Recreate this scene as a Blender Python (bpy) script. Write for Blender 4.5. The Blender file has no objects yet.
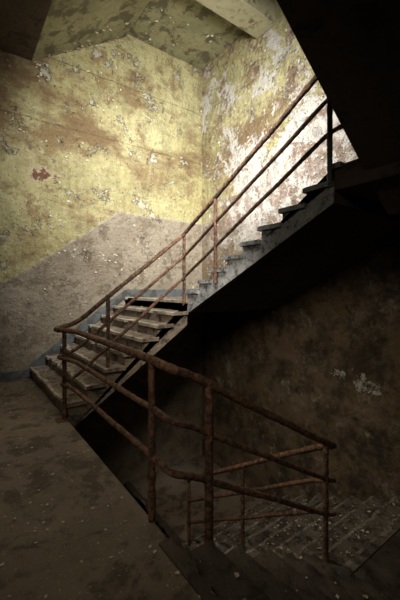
import bpy, math, random
from mathutils import Vector, noise
random.seed(4)
S=bpy.context.scene
try:
    S.view_settings.view_transform='Standard'
except Exception: pass
W1=2.0; WR=3.265; UW=1.53; VW=2.12
Q1=1.2; Q2=2.36; QL=-.98; QM=-2.15; BF=-3.25
# ---------------- materials ----------------
def newmat(name):
    m=bpy.data.materials.new(name); m.use_nodes=True
    nt=m.node_tree; b=nt.nodes['Principled BSDF']
    return m,nt,b
class NB:
    def __init__(s,nt):
        s.nt=nt; s.geo=nt.nodes.new('ShaderNodeNewGeometry'); s.pos=s.geo.outputs['Position']
        x=nt.nodes.new('ShaderNodeSeparateXYZ'); nt.links.new(s.pos,x.inputs[0]); s.x,s.y,s.z=x.outputs
    def set(s,sock,v):
        if isinstance(v,(int,float)): sock.default_value=v
        elif isinstance(v,tuple): sock.default_value=v if len(v)==len(sock.default_value) else (*v,1)
        else: s.nt.links.new(v,sock)
    def math(s,op,a,b=0.0,c=None,clamp=False):
        n=s.nt.nodes.new('ShaderNodeMath'); n.operation=op; n.use_clamp=clamp
        s.set(n.inputs[0],a); s.set(n.inputs[1],b)
        if c is not None: s.set(n.inputs[2],c)
        return n.outputs[0]
    def mul(s,a,b): return s.math('MULTIPLY',a,b)
    def inv(s,a): return s.math('SUBTRACT',1.0,a)
    def noise(s,scale,detail=6,rough=.6,stretch=None,off=(0,0,0),dist=0):
        mp=s.nt.nodes.new('ShaderNodeMapping'); s.nt.links.new(s.pos,mp.inputs[0])
        mp.inputs['Location'].default_value=off
        if stretch: mp.inputs['Scale'].default_value=stretch
        n=s.nt.nodes.new('ShaderNodeTexNoise'); s.nt.links.new(mp.outputs[0],n.inputs['Vector'])
        n.inputs['Scale'].default_value=scale; n.inputs['Detail'].default_value=detail
        n.inputs['Roughness'].default_value=rough; n.inputs['Distortion'].default_value=dist
        return n.outputs[0]
    def step(s,v,a,b):
        n=s.nt.nodes.new('ShaderNodeMapRange'); s.set(n.inputs[0],v)
        n.inputs[1].default_value=a; n.inputs[2].default_value=b
        return n.outputs[0]
    def near(s,v,c,w):
        return s.inv(s.step(s.math('ABSOLUTE',s.math('SUBTRACT',v,c)),0.0,w))
    def mix(s,f,a,b):
        n=s.nt.nodes.new('ShaderNodeMix'); n.data_type='RGBA'
        s.set(n.inputs[0],f); s.set(n.inputs[6],a); s.set(n.inputs[7],b)
        return n.outputs[2]
    def bump(s,h,strength=.5,dist=.02):
        n=s.nt.nodes.new('ShaderNodeBump'); n.inputs['Strength'].default_value=strength
        n.inputs['Distance'].default_value=dist; s.nt.links.new(h,n.inputs['Height'])
        return n.outputs[0]
    def blob(s,a,ca,sa,b,cb,sb,ns,amp,off):
        da=s.mul(s.math('SUBTRACT',a,ca),sa); db=s.mul(s.math('SUBTRACT',b,cb),sb)
        r=s.math('SQRT',s.math('ADD',s.mul(da,da),s.mul(db,db)))
        return s.math('ADD',r,s.mul(s.math('SUBTRACT',s.noise(ns,10,.74,off=off),.5),amp))

def plaster(name,kind):
    m,nt,b=newmat(name); q=NB(nt)
    big=q.noise(.9,5,.6,off=(3,1,7)); med=q.noise(2.2,12,.72,off=(1,5,2),dist=.15); fine=q.noise(11,8,.75)
    band=q.noise(1.3,12,.72,stretch=(.8,.8,1.5),off=(7,2,1),dist=.15)
    drip=q.noise(4,6,.65,stretch=(3,3,.25),off=(1,1,1))
    speck=q.noise(42,4,.65,off=(2,2,2))
    col=q.mix(q.step(big,.38,.62),(.34,.30,.125),(.52,.475,.245))
    col=q.mix(q.mul(q.step(q.noise(1.7,9,.75,off=(6,6,1)),.47,.60),.6),col,(.25,.23,.11))
    col=q.mix(q.mul(q.step(fine,.45,.65),.45),col,(.60,.56,.36))
    col=q.mix(q.mul(q.step(drip,.52,.70),.6),col,(.21,.165,.08))
    zb=q.near(q.math('ADD',q.z,q.mul(q.math('SUBTRACT',big,.5),2.2)),4.0,.9)
    bn=q.math('ADD',band,q.mul(zb,.14))
    col=q.mix(q.mul(q.step(bn,.51,.67),.88),col,(.17,.10,.045))
    col=q.mix(q.mul(q.step(band,.60,.70),.6),col,(.09,.055,.03))
    col=q.mix(q.mul(q.step(med,.54,.62),.8),col,(.23,.15,.07))
    pl=q.noise(2.3,12,.74,off=(12,4,9),dist=.1)
    col=q.mix(q.mul(q.step(pl,.585,.592),.8),col,(.09,.06,.03))
    col=q.mix(q.mul(q.step(pl,.595,.603),.85),col,(.52,.48,.36))
    wz=q.math('ADD',q.z,q.mul(q.math('SUBTRACT',med,.5),.10))
    for zc in (5.02,3.98):
        col=q.mix(q.mul(q.mul(q.near(wz,zc,.018),q.step(fine,.40,.52)),.8),col,(.09,.06,.025))
    ck=q.noise(1.1,9,.62,off=(22,4,9),dist=.6)
    col=q.mix(q.mul(q.near(ck,.5,.0035),.8),col,(.07,.05,.025))
    if kind=='left':
        line=q.math('MINIMUM',q.math('MAXIMUM',q.math('MULTIPLY_ADD',q.x,.72,1.70),1.45),2.72)
    else:
        line=q.math('MULTIPLY_ADD',q.math('MINIMUM',q.y,0.0),-.54,2.72)
    d=q.math('SUBTRACT',line,q.z)
    d=q.math('ADD',d,q.mul(q.math('SUBTRACT',fine,.5),.16))
    d=q.math('ADD',d,q.mul(q.math('SUBTRACT',med,.5),.12))
    mask=q.step(d,-.012,.012)
    dc=q.mix(q.step(big,.3,.7),(.21,.17,.125),(.31,.26,.195))
    dc=q.mix(q.mul(q.step(med,.50,.56),.6),dc,(.38,.33,.255))
    low=q.noise(3,12,.78,off=(9,3,4))
    dc=q.mix(q.mul(q.step(low,.52,.56),.75),dc,(.135,.10,.068))
    dc=q.mix(q.mul(q.step(q.noise(6,10,.8,off=(19,3,4)),.58,.60),.7),dc,(.44,.39,.31))
    dc=q.mix(q.mul(q.step(speck,.61,.66),.8),dc,(.05,.037,.027))
    col=q.mix(q.mul(mask,.94),col,dc)
    pe=q.inv(q.step(q.math('ABSOLUTE',d),.0,.05))
    col=q.mix(q.mul(q.mul(pe,q.step(fine,.45,.58)),.7),col,(.50,.46,.38))
    fl=q.noise(8,10,.78,off=(4,8,1))
    amt=.635 if kind=='left' else .59
    col=q.mix(q.mul(q.step(fl,amt,amt+.03),.75),col,(.66,.62,.51))
    chip=q.noise(17,6,.8,off=(2,9,4))
    col=q.mix(q.mul(q.step(chip,.60,.63),.75),col,(.12,.08,.045))
    col=q.mix(q.mul(q.step(speck,.66,.70),.75),col,(.05,.035,.02))
    if kind=='right':
        wn=q.noise(1.6,12,.74,off=(2,6,9),dist=.4)
        hz=q.near(d,-.5,1.3)
        corner=q.step(q.y,1.8,.8)
        mk=q.step(q.math('ADD',wn,q.mul(q.mul(hz,corner),.20)),.55,.58)
        col=q.mix(q.mul(mk,.9),col,(.56,.54,.50))
        col=q.mix(q.mul(q.step(q.noise(2.4,12,.76,off=(0,3,3)),.545,.57),.9),col,(.20,.13,.09))
        col=q.mix(q.mul(q.mul(q.step(q.noise(2.8,10,.75,off=(5,3,8)),.50,.54),q.near(d,.0,.7)),.85),col,(.25,.17,.135))
        col=q.mix(q.mul(q.step(chip,.60,.63),.8),col,(.11,.075,.05))
        col=q.mix(q.mul(q.step(q.noise(14,6,.75,off=(1,9,9)),.60,.63),.8),col,(.72,.70,.65))
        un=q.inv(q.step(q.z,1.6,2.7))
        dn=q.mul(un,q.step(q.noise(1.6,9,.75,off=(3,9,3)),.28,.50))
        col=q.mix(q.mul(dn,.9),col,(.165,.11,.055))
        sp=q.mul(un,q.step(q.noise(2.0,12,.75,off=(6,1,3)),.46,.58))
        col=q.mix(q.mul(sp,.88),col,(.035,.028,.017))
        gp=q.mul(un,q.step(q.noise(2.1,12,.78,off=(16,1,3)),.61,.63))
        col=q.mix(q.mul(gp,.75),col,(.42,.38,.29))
        r=q.blob(q.y,-1.5,1.3,q.z,.14,4.0,3.5,3.2,(4,2,8))
        col=q.mix(q.inv(q.step(r,.42,.47)),col,(.06,.045,.03))
        col=q.mix(q.mul(q.inv(q.step(r,.30,.35)),q.step(fine,.42,.55)),col,(.62,.58,.48))
    else:
        r=q.blob(q.x,.10,2.0,q.z,3.13,4.2,4,3.2,(5,5,5))
        col=q.mix(q.inv(q.step(r,.50,.56)),col,(.50,.41,.26))
        col=q.mix(q.inv(q.step(r,.28,.40)),col,(.15,.07,.04))
    q.set(b.inputs['Base Color'],col); b.inputs['Roughness'].default_value=.7
    h=q.math('ADD',med,q.math('ADD',q.mul(fine,.6),q.mul(q.step(fl,amt,amt+.03),.15)))
    h=q.math('ADD',h,q.math('ADD',q.mul(speck,.22),q.mul(band,.6)))
    h=q.math('SUBTRACT',h,q.math('ADD',q.mul(q.step(chip,.60,.63),.14),q.mul(q.step(pl,.585,.60),.3)))
    q.set(b.inputs['Normal'],q.bump(h,1.0,.09))
    return m
def rough(name,c1,c2,c3,sc=3,r=.8,thr=.55,bs=.6,stretch=None,spk=None):
    m,nt,b=newmat(name); q=NB(nt)
    a=q.noise(sc,8,.65,stretch=stretch,off=(1,2,3)); f=q.noise(sc*7,8,.7,off=(4,1,2)); p=q.noise(sc*2.2,9,.7,off=(8,2,5),dist=.4)
    col=q.mix(q.step(a,.35,.65),c1,c2)
    col=q.mix(q.mul(q.step(p,thr,thr+.06),.85),col,c3)
    col=q.mix(q.mul(q.step(f,.52,.70),.6),col,tuple(x*.35 for x in c1))
    if spk:
        s2=q.noise(60,3,.6,off=(3,3,1)); col=q.mix(q.mul(q.step(s2,.64,.67),.8),col,spk)
    q.set(b.inputs['Base Color'],col); b.inputs['Roughness'].default_value=r
    q.set(b.inputs['Normal'],q.bump(q.math('ADD',a,q.mul(f,.5)),bs,.03))
    return m
M_left=plaster('plaster_left','left'); M_right=plaster('plaster_right','right')
M_ceil=rough('soffit_paint',(.20,.19,.10),(.30,.285,.16),(.085,.068,.04),1.6,.8,.50)
M_beam=rough('beam_paint',(.28,.26,.15),(.40,.375,.24),(.12,.09,.05),1.6,.8,.52)
M_dark=rough('soffit_dark',(.06,.045,.03),(.09,.066,.043),(.028,.02,.014),2,.85,.54,.9)  # dark brown for soffits, upper landings and the unseen walls
M_floor=rough('concrete_floor',(.145,.115,.082),(.205,.163,.118),(.065,.048,.034),1.7,.6,.52,1.0,spk=(.42,.36,.27))
M_stepd=rough('step_dark',(.055,.043,.032),(.085,.067,.05),(.027,.02,.014),4,.7,.52,.8)  # darker brown for lower flights and their landing
M_stepw=rough('step_brown',(.17,.13,.095),(.29,.24,.18),(.05,.038,.028),4,.7,.52,1,spk=(.55,.48,.38))
M_stepg=rough('step_grey',(.20,.21,.225),(.34,.355,.365),(.05,.042,.037),5,.7,.52,1,spk=(.6,.58,.52))
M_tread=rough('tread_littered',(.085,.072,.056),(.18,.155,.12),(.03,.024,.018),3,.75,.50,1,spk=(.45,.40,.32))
M_edged=rough('nosing_highlight_low',(.20,.175,.14),(.32,.285,.235),(.06,.047,.035),4,.8,.52,1)  # paler strip: edge highlight painted onto the lower-flight nosings
M_edge=rough('nosing_highlight',(.36,.31,.24),(.54,.48,.39),(.08,.06,.04),6,.65,.54,1)  # edge highlight put into the nosing colour of the first flight
M_rail=rough('rusty_paint',(.13,.062,.034),(.29,.145,.075),(.028,.019,.014),12,.6,.48,1)
M_railb=rough('bluegrey_paint_worn',(.05,.06,.075),(.09,.10,.115),(.12,.055,.03),7,.45,.58,.7)
M_base=rough('skirting_bluegrey',(.07,.085,.09),(.105,.12,.125),(.045,.038,.03),3,.6,.50,.5)
M_flake=rough('paint_flakes',(.44,.40,.31),(.56,.52,.41),(.24,.18,.11),9,.8,.55,.3)
# ---------------- geometry helpers ----------------
def mesh(name,V,F,mats,mi=None,bev=0):
    me=bpy.data.meshes.new(name); me.from_pydata(V,[],F); 
    for m in mats: me.materials.append(m)
    if mi: 
        for p,i in zip(me.polygons,mi): p.material_index=i
    import bmesh
    bm=bmesh.new(); bm.from_mesh(me); bmesh.ops.recalc_face_normals(bm,faces=bm.faces); bm.to_mesh(me); bm.free()
    o=bpy.data.objects.new(name,me); S.collection.objects.link(o)
    if bev:
        b=o.modifiers.new('b','BEVEL'); b.width=bev; b.segments=2; b.limit_method='ANGLE'
    return o
def boxdata(V,F,x0,x1,y0,y1,z0,z1):
    n=len(V)
    V+=[(x0,y0,z0),(x1,y0,z0),(x1,y1,z0),(x0,y1,z0),(x0,y0,z1),(x1,y0,z1),(x1,y1,z1),(x0,y1,z1)]
    F+=[tuple(n+i for i in f) for f in [(0,3,2,1),(4,5,6,7),(0,1,5,4),(1,2,6,5),(2,3,7,6),(3,0,4,7)]]
def boxes(name,L,mat,bev=.012):
    V=[];F=[]
    for b in L: boxdata(V,F,*b)
    return mesh(name,V,F,[mat],bev=bev)
def flight(name,mp,w0,w1,z0,n,t,r,waist,mats,well='w0',chip=1.0):
    P=[(0,z0)]
    for i in range(1,n+1):
        P.append(((i-1)*t,z0+i*r))
        if i<n: P.append((i*t,z0+i*r))
    L=(n-1)*t
    P+= [(L,z0+(n-1)*r-waist),(0,z0-waist)]
    V=[];F=[];mi=[]
    for w in (w0,w1):
        for s,z in P: V.append((*mp(s,w),z))
    N=len(P)
    F.append(tuple(range(N))); F.append(tuple(range(N,2*N))); mi+=[1,1]
    for i in range(N):
        j=(i+1)%N; F.append((i,j,N+j,N+i)); mi.append(0 if i<N-3 else 2)
    seg=44; a,b=(w0-.03,w1) if well=='w0' else (w0,w1+.03)
    for i in range(1,n+1):
        zt=z0+i*r+.012; s0=(i-1)*t-.03; s1=i*t-.002 if i<n else s0+.10
        base=len(V); ph=random.uniform(0,50)
        for k in range(seg+1):
            w=a+(b-a)*k/seg
            nz=noise.noise(Vector((w*3.1,ph,0)))+.5*noise.noise(Vector((w*11,ph,3)))
            ss=s0+max(0,nz-.12)*.09*chip+random.uniform(-.003,.006); zz=zt-.004-max(0,nz)*.018*chip
            V+= [(*mp(ss,w),zt-.045),(*mp(ss,w),zz),(*mp(ss+.03+max(0,nz)*.05*chip,w),zt),(*mp(s1,w),zt),(*mp(s1,w),zt-.045)]
        for k in range(seg):
            o=base+5*k
            for c in range(5):
                d=(c+1)%5; F.append((o+c,o+d,o+5+d,o+5+c)); mi.append([3,3,0,0,2][c])
        F.append(tuple(base+c for c in range(5))); e=base+5*seg; F.append(tuple(e+c for c in range(5))); mi+=[1,1]
    return mesh(name,V,F,mats,mi,bev=.003)
up_u=lambda s,w:(s,w)
up_v=lambda s,w:(w,-s)
ru=(Q2-Q1)/9; G=.002
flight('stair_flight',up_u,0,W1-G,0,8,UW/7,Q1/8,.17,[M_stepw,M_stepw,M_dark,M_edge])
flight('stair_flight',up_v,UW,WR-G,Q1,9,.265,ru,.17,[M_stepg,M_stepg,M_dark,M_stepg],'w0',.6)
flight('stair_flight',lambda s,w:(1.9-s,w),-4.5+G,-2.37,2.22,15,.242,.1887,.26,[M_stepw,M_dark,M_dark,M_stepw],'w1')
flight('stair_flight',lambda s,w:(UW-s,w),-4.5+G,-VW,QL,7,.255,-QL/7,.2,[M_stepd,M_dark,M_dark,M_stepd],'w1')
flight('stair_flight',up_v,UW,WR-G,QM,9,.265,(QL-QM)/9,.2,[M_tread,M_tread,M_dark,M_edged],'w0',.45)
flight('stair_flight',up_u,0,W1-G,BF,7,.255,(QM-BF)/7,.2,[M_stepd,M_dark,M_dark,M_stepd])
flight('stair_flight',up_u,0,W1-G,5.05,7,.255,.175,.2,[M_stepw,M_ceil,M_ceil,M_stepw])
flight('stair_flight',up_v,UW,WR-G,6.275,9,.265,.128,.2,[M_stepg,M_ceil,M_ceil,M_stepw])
boxes('stair_landing',[(-2.4+G,0,-4.5+G,W1-G,-.22,0)],M_floor)
boxes('stair_landing',[(UW,WR-G,.001,W1-G,Q1-.165,Q1)],M_stepw)
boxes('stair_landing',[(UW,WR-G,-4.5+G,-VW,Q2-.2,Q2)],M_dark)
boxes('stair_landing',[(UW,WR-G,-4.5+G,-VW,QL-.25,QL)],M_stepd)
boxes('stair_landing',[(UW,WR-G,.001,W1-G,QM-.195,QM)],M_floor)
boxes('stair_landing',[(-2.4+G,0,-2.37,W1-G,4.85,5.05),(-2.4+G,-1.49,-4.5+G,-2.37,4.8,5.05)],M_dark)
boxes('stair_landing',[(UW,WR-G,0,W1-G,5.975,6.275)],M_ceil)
boxes('ceiling_beam',[(UW-.15,WR-G,-.02,.4,5.66,5.974)],M_beam,.015)
# shell
boxes('wall_left',[(-2.4,WR,W1,W1+.2,-3.4,8.6)],M_left,0)
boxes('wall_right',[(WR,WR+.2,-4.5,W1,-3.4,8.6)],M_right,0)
boxes('wall_back',[(-2.6,-2.4,-4.5,W1,-3.4,8.6)],M_dark,0)
boxes('wall_near',[(-2.4,WR,-4.7,-4.5,-3.4,8.6)],M_dark,0)
boxes('floor',[(-2.4,WR,-4.5,W1,-3.5,BF)],M_floor,0)
boxes('ceiling',[(-2.4,WR,-4.5,W1,8.6,8.8)],M_ceil,0)
P=[(-2.4,0),(-.05,0),(0,.02),(UW,Q1),(WR,Q1)]
V=[];F=[]
for x,z in P:
    h=.13 if x<0 else .24
    if x>=UW: h=.14
    if x==0: h=.20
    V+=[(x,W1-.025,z),(x,W1-.025,z+h),(x,W1,z+h),(x,W1,z)]
for k in range(len(P)-1):
    for c in range(4):
        d=(c+1)%4; F.append((4*k+c,4*k+d,4*k+4+d,4*k+4+c))
mesh('baseboard_left',V,F,[M_base])
# ---------------- railing ----------------
rail=bpy.data.objects.new('stair_railing',None); S.collection.objects.link(rail)
def fillet(pts,r=.09,n=6):
    pts=[Vector(p) for p in pts]; out=[pts[0]]
    for i in range(1,len(pts)-1):
        a,b,c=pts[i-1],pts[i],pts[i+1]
        d1=(a-b); d2=(c-b); rr=min(r,d1.length*.45,d2.length*.45)
        p0=b+d1.normalized()*rr; p2=b+d2.normalized()*rr
        for k in range(n+1):
            t=k/n; out.append(p0*(1-t)**2+b*2*t*(1-t)+p2*t*t)
    out.append(pts[-1]); return out
def pipe(name,pts,r,mat=M_rail,fil=.10,wob=.003):
    pts=fillet(pts,fil)
    res=[pts[0]]
    for a,b in zip(pts,pts[1:]):
        L=(b-a).length; k=max(1,int(L/.02))
        for i in range(1,k+1):
            p=a.lerp(b,i/k); res.append(p)
    res=[p+Vector(noise.noise_vector(p*2.2))*wob*2 for p in res]
    cu=bpy.data.curves.new(name,'CURVE'); cu.dimensions='3D'; cu.bevel_depth=r; cu.bevel_resolution=4; cu.use_fill_caps=True
    sp=cu.splines.new('POLY'); sp.points.add(len(res)-1)
    for p,q in zip(sp.points,res):
        v=Vector(q); p.co=(*q,1); p.radius=1+.10*noise.noise(v*14)+.20*noise.noise(v*45)
    cu.materials.append(mat)
    o=bpy.data.objects.new(name,cu); S.collection.objects.link(o); o.parent=rail; return o
gx=-.01; lv=-VW+.03; dz=.57
for k,(h,r,ex) in enumerate([(.95,.025,-.13),(.66,.019,-.10),(.38,.019,-.07)]):
    e=h-.05
    pipe(f'rail_{k+1}',[(UW-.03,-VW-.22,Q2+e-.05),(UW-.03,-VW,Q2+e-.05),(UW-.03,.03,Q1+e-.02),(.10,.03,h+.04),(ex,.02,h-.01),(ex+.05,-.20,h),(gx,-.35,h),
         (gx,-1.90,h),(.0,lv-.02,h-.02),(.14,lv,h-.08),(UW-.02,lv,h-dz*1.5),(UW+.10,lv+.02,h-dz*1.55-.02),(UW+.09,lv+.2,h-.98),(UW-.0,-.02,h-2.1)],r)
def post(i,x,y,z0,z1,r=.019,mat=M_rail): 
    pipe(f'post_{i}',[(x,y,z0),(x,y,z1)],r,mat,wob=.001)
def f2z(v): return Q1-.02+(-v)*(Q2-Q1)/VW
posts=[(gx-.02,-.03,-.05,.95),(.46,.03,.25,.46*.74+.95),(UW-.03,.03,.95,Q1+.9),(UW-.03,-.63,f2z(-.63)-.1,f2z(-.63)+.88),
 (gx,-1.90,-.12,.95),(.27,lv,-.35,.80),(1.46,lv,-1.05,.95-dz*1.45),(UW+.05,-1.0,QM+.3,-.62),(UW-.0,-.04,QM-.1,-1.15),(UW-.03,-VW+.02,Q2-.15,Q2+.88)]
for i,(x,y,a,b) in enumerate(posts): post(i+1,x,y,a,b,.026 if i in (5,) else .022, M_railb if i==9 else M_rail)
V=[];F=[]
boxdata(V,F,gx-.10,gx+.01,-.085,.025,0,.012)
fl=mesh('flange',V,F,[M_rail]); fl.parent=rail
# ---------------- debris ----------------
def flakes(name,gen,n,smin,smax,mat,flat=.35):
    V=[];F=[]
    for _ in range(n):
        p,nrm=gen(); nrm=Vector(nrm); s=smin+(smax-smin)*random.random()**2.5
        a=nrm.orthogonal().normalized(); b=nrm.cross(a)
        th=random.uniform(0,6.28); a,b=a*math.cos(th)+b*math.sin(th),b*math.cos(th)-a*math.sin(th)
        k=random.randint(4,6); base=len(V); lift=random.uniform(.1,flat)
        V.append(Vector(p)+nrm*.004)
        for j in range(k):
            an=j*6.283/k; rr=s*random.uniform(.5,1)
            V.append(Vector(p)+a*rr*math.cos(an)+b*rr*.7*math.sin(an)+nrm*(.004+lift*s*random.random()))
        for j in range(k): F.append((base,base+1+j,base+1+(j+1)%k))
    return mesh(name,[tuple(v) for v in V],F,[mat])
def g_floor():
    if random.random()<.4: return (random.uniform(-2.2,-.02),2-abs(random.gauss(0,.5))-.05,0),(0,0,1)
    return (random.uniform(-2.2,-.02),random.uniform(-4,1.95),0),(0,0,1)
def g_steps():
    c=random.random(); T=UW/7
    if c<.3:
        i=random.randint(1,7); return (random.uniform((i-1)*T,i*T-.02),random.uniform(.02,1.95),i*Q1/8+.012),(0,0,1)
    if c<.45:
        i=random.randint(1,8); return (random.uniform(UW,WR-.05),-random.uniform((i-1)*.265,i*.265-.02),Q1+i*ru+.012),(0,0,1)
    if c<.95:
        i=random.randint(1,8); return (random.uniform(UW,WR-.05),-random.uniform((i-1)*.265,i*.265-.02),QM+i*(QL-QM)/9+.012),(0,0,1)
    i=random.randint(1,6); return (UW-random.uniform((i-1)*.255,i*.255-.02),random.uniform(-4,-VW),QL-i*QL/7+.012),(0,0,1)
flakes('floor_debris',g_floor,2400,.003,.018,M_flake,.6)
flakes('stair_debris',g_steps,1700,.005,.028,M_flake,.6)
def g_wall():
    while True:
        if random.random()<.5:
            x=random.uniform(-.8,WR); z=random.uniform(.4,5.8); 
            if noise.noise(Vector((x*1.3,2,z*1.3)))>.12 or random.random()<.12: return (x,W1-.003,z),(0,-1,0)
        else:
            y=random.uniform(-2,W1-.06); z=random.uniform(1.3,5.9)
            if noise.noise(Vector((9,y*1.2,z*1.2)))>.05 or random.random()<.08: return (WR-.003,y,z),(-1,0,0)
flakes('peeling_paint',g_wall,1500,.006,.036,M_flake,.9)
def g_ceil():
    c=random.random()
    if c<.5:
        x=random.uniform(.2,1.5); return (x,W1-.06-random.random()**3*.6,4.85+.686*x-.012),(0,0,-1)
    return (random.uniform(UW,WR-.06),random.uniform(.45,1.93),5.968),(0,0,-1)
flakes('ceiling_flakes',g_ceil,110,.01,.05,M_flake,.9)
# ---------------- light ----------------
def look(o,t): o.rotation_euler=(Vector(t)-o.location).to_track_quat('-Z','Y').to_euler()
def area(name,loc,tgt,e,col,sx,sy,spread=180):
    l=bpy.data.lights.new(name,'AREA'); l.shape='RECTANGLE'; l.size=sx; l.size_y=sy; l.energy=e; l.color=col; l.spread=math.radians(spread)
    o=bpy.data.objects.new(name,l); S.collection.objects.link(o); o.location=loc; look(o,tgt); return o
area('well_key_fill',(.5,-2.05,4.1),(2.9,1.8,3.0),225,(1,.97,.915),.8,.8,98)  # added main light hung over the well; no window is modelled
area('landing_fill',(-.4,-.8,3.6),(-.4,.2,0),4.5,(1,.88,.74),.5,.5,80)  # added fill from above, brightens the landing near the first flight
area('stairwell_fill',(.5,-1.1,1.7),(2.9,-.7,-1.4),12,(1,.87,.69),.4,.4,110)  # added fill inside the well, brightens the lower wall and steps
area('rear_fill',(-1.9,-3.6,3.0),(.9,-1.4,.5),5,(1,.86,.68),.6,.6,70)  # added fill behind the camera, brightens the front rails
w=bpy.data.worlds.new('w'); S.world=w; w.use_nodes=True
w.node_tree.nodes['Background'].inputs[0].default_value=(.01,.009,.007,1)
# ---------------- camera ----------------
cd=bpy.data.cameras.new('camera'); cam=bpy.data.objects.new('camera',cd); S.collection.objects.link(cam)
cam.location=(-.943,-3.651,1.37); cam.rotation_euler=(math.radians(90),0,math.radians(-36.3))
cd.sensor_fit='HORIZONTAL'; cd.sensor_width=36; cd.lens=29.97; cd.shift_y=-.03; cd.clip_start=.05
S.camera=cam
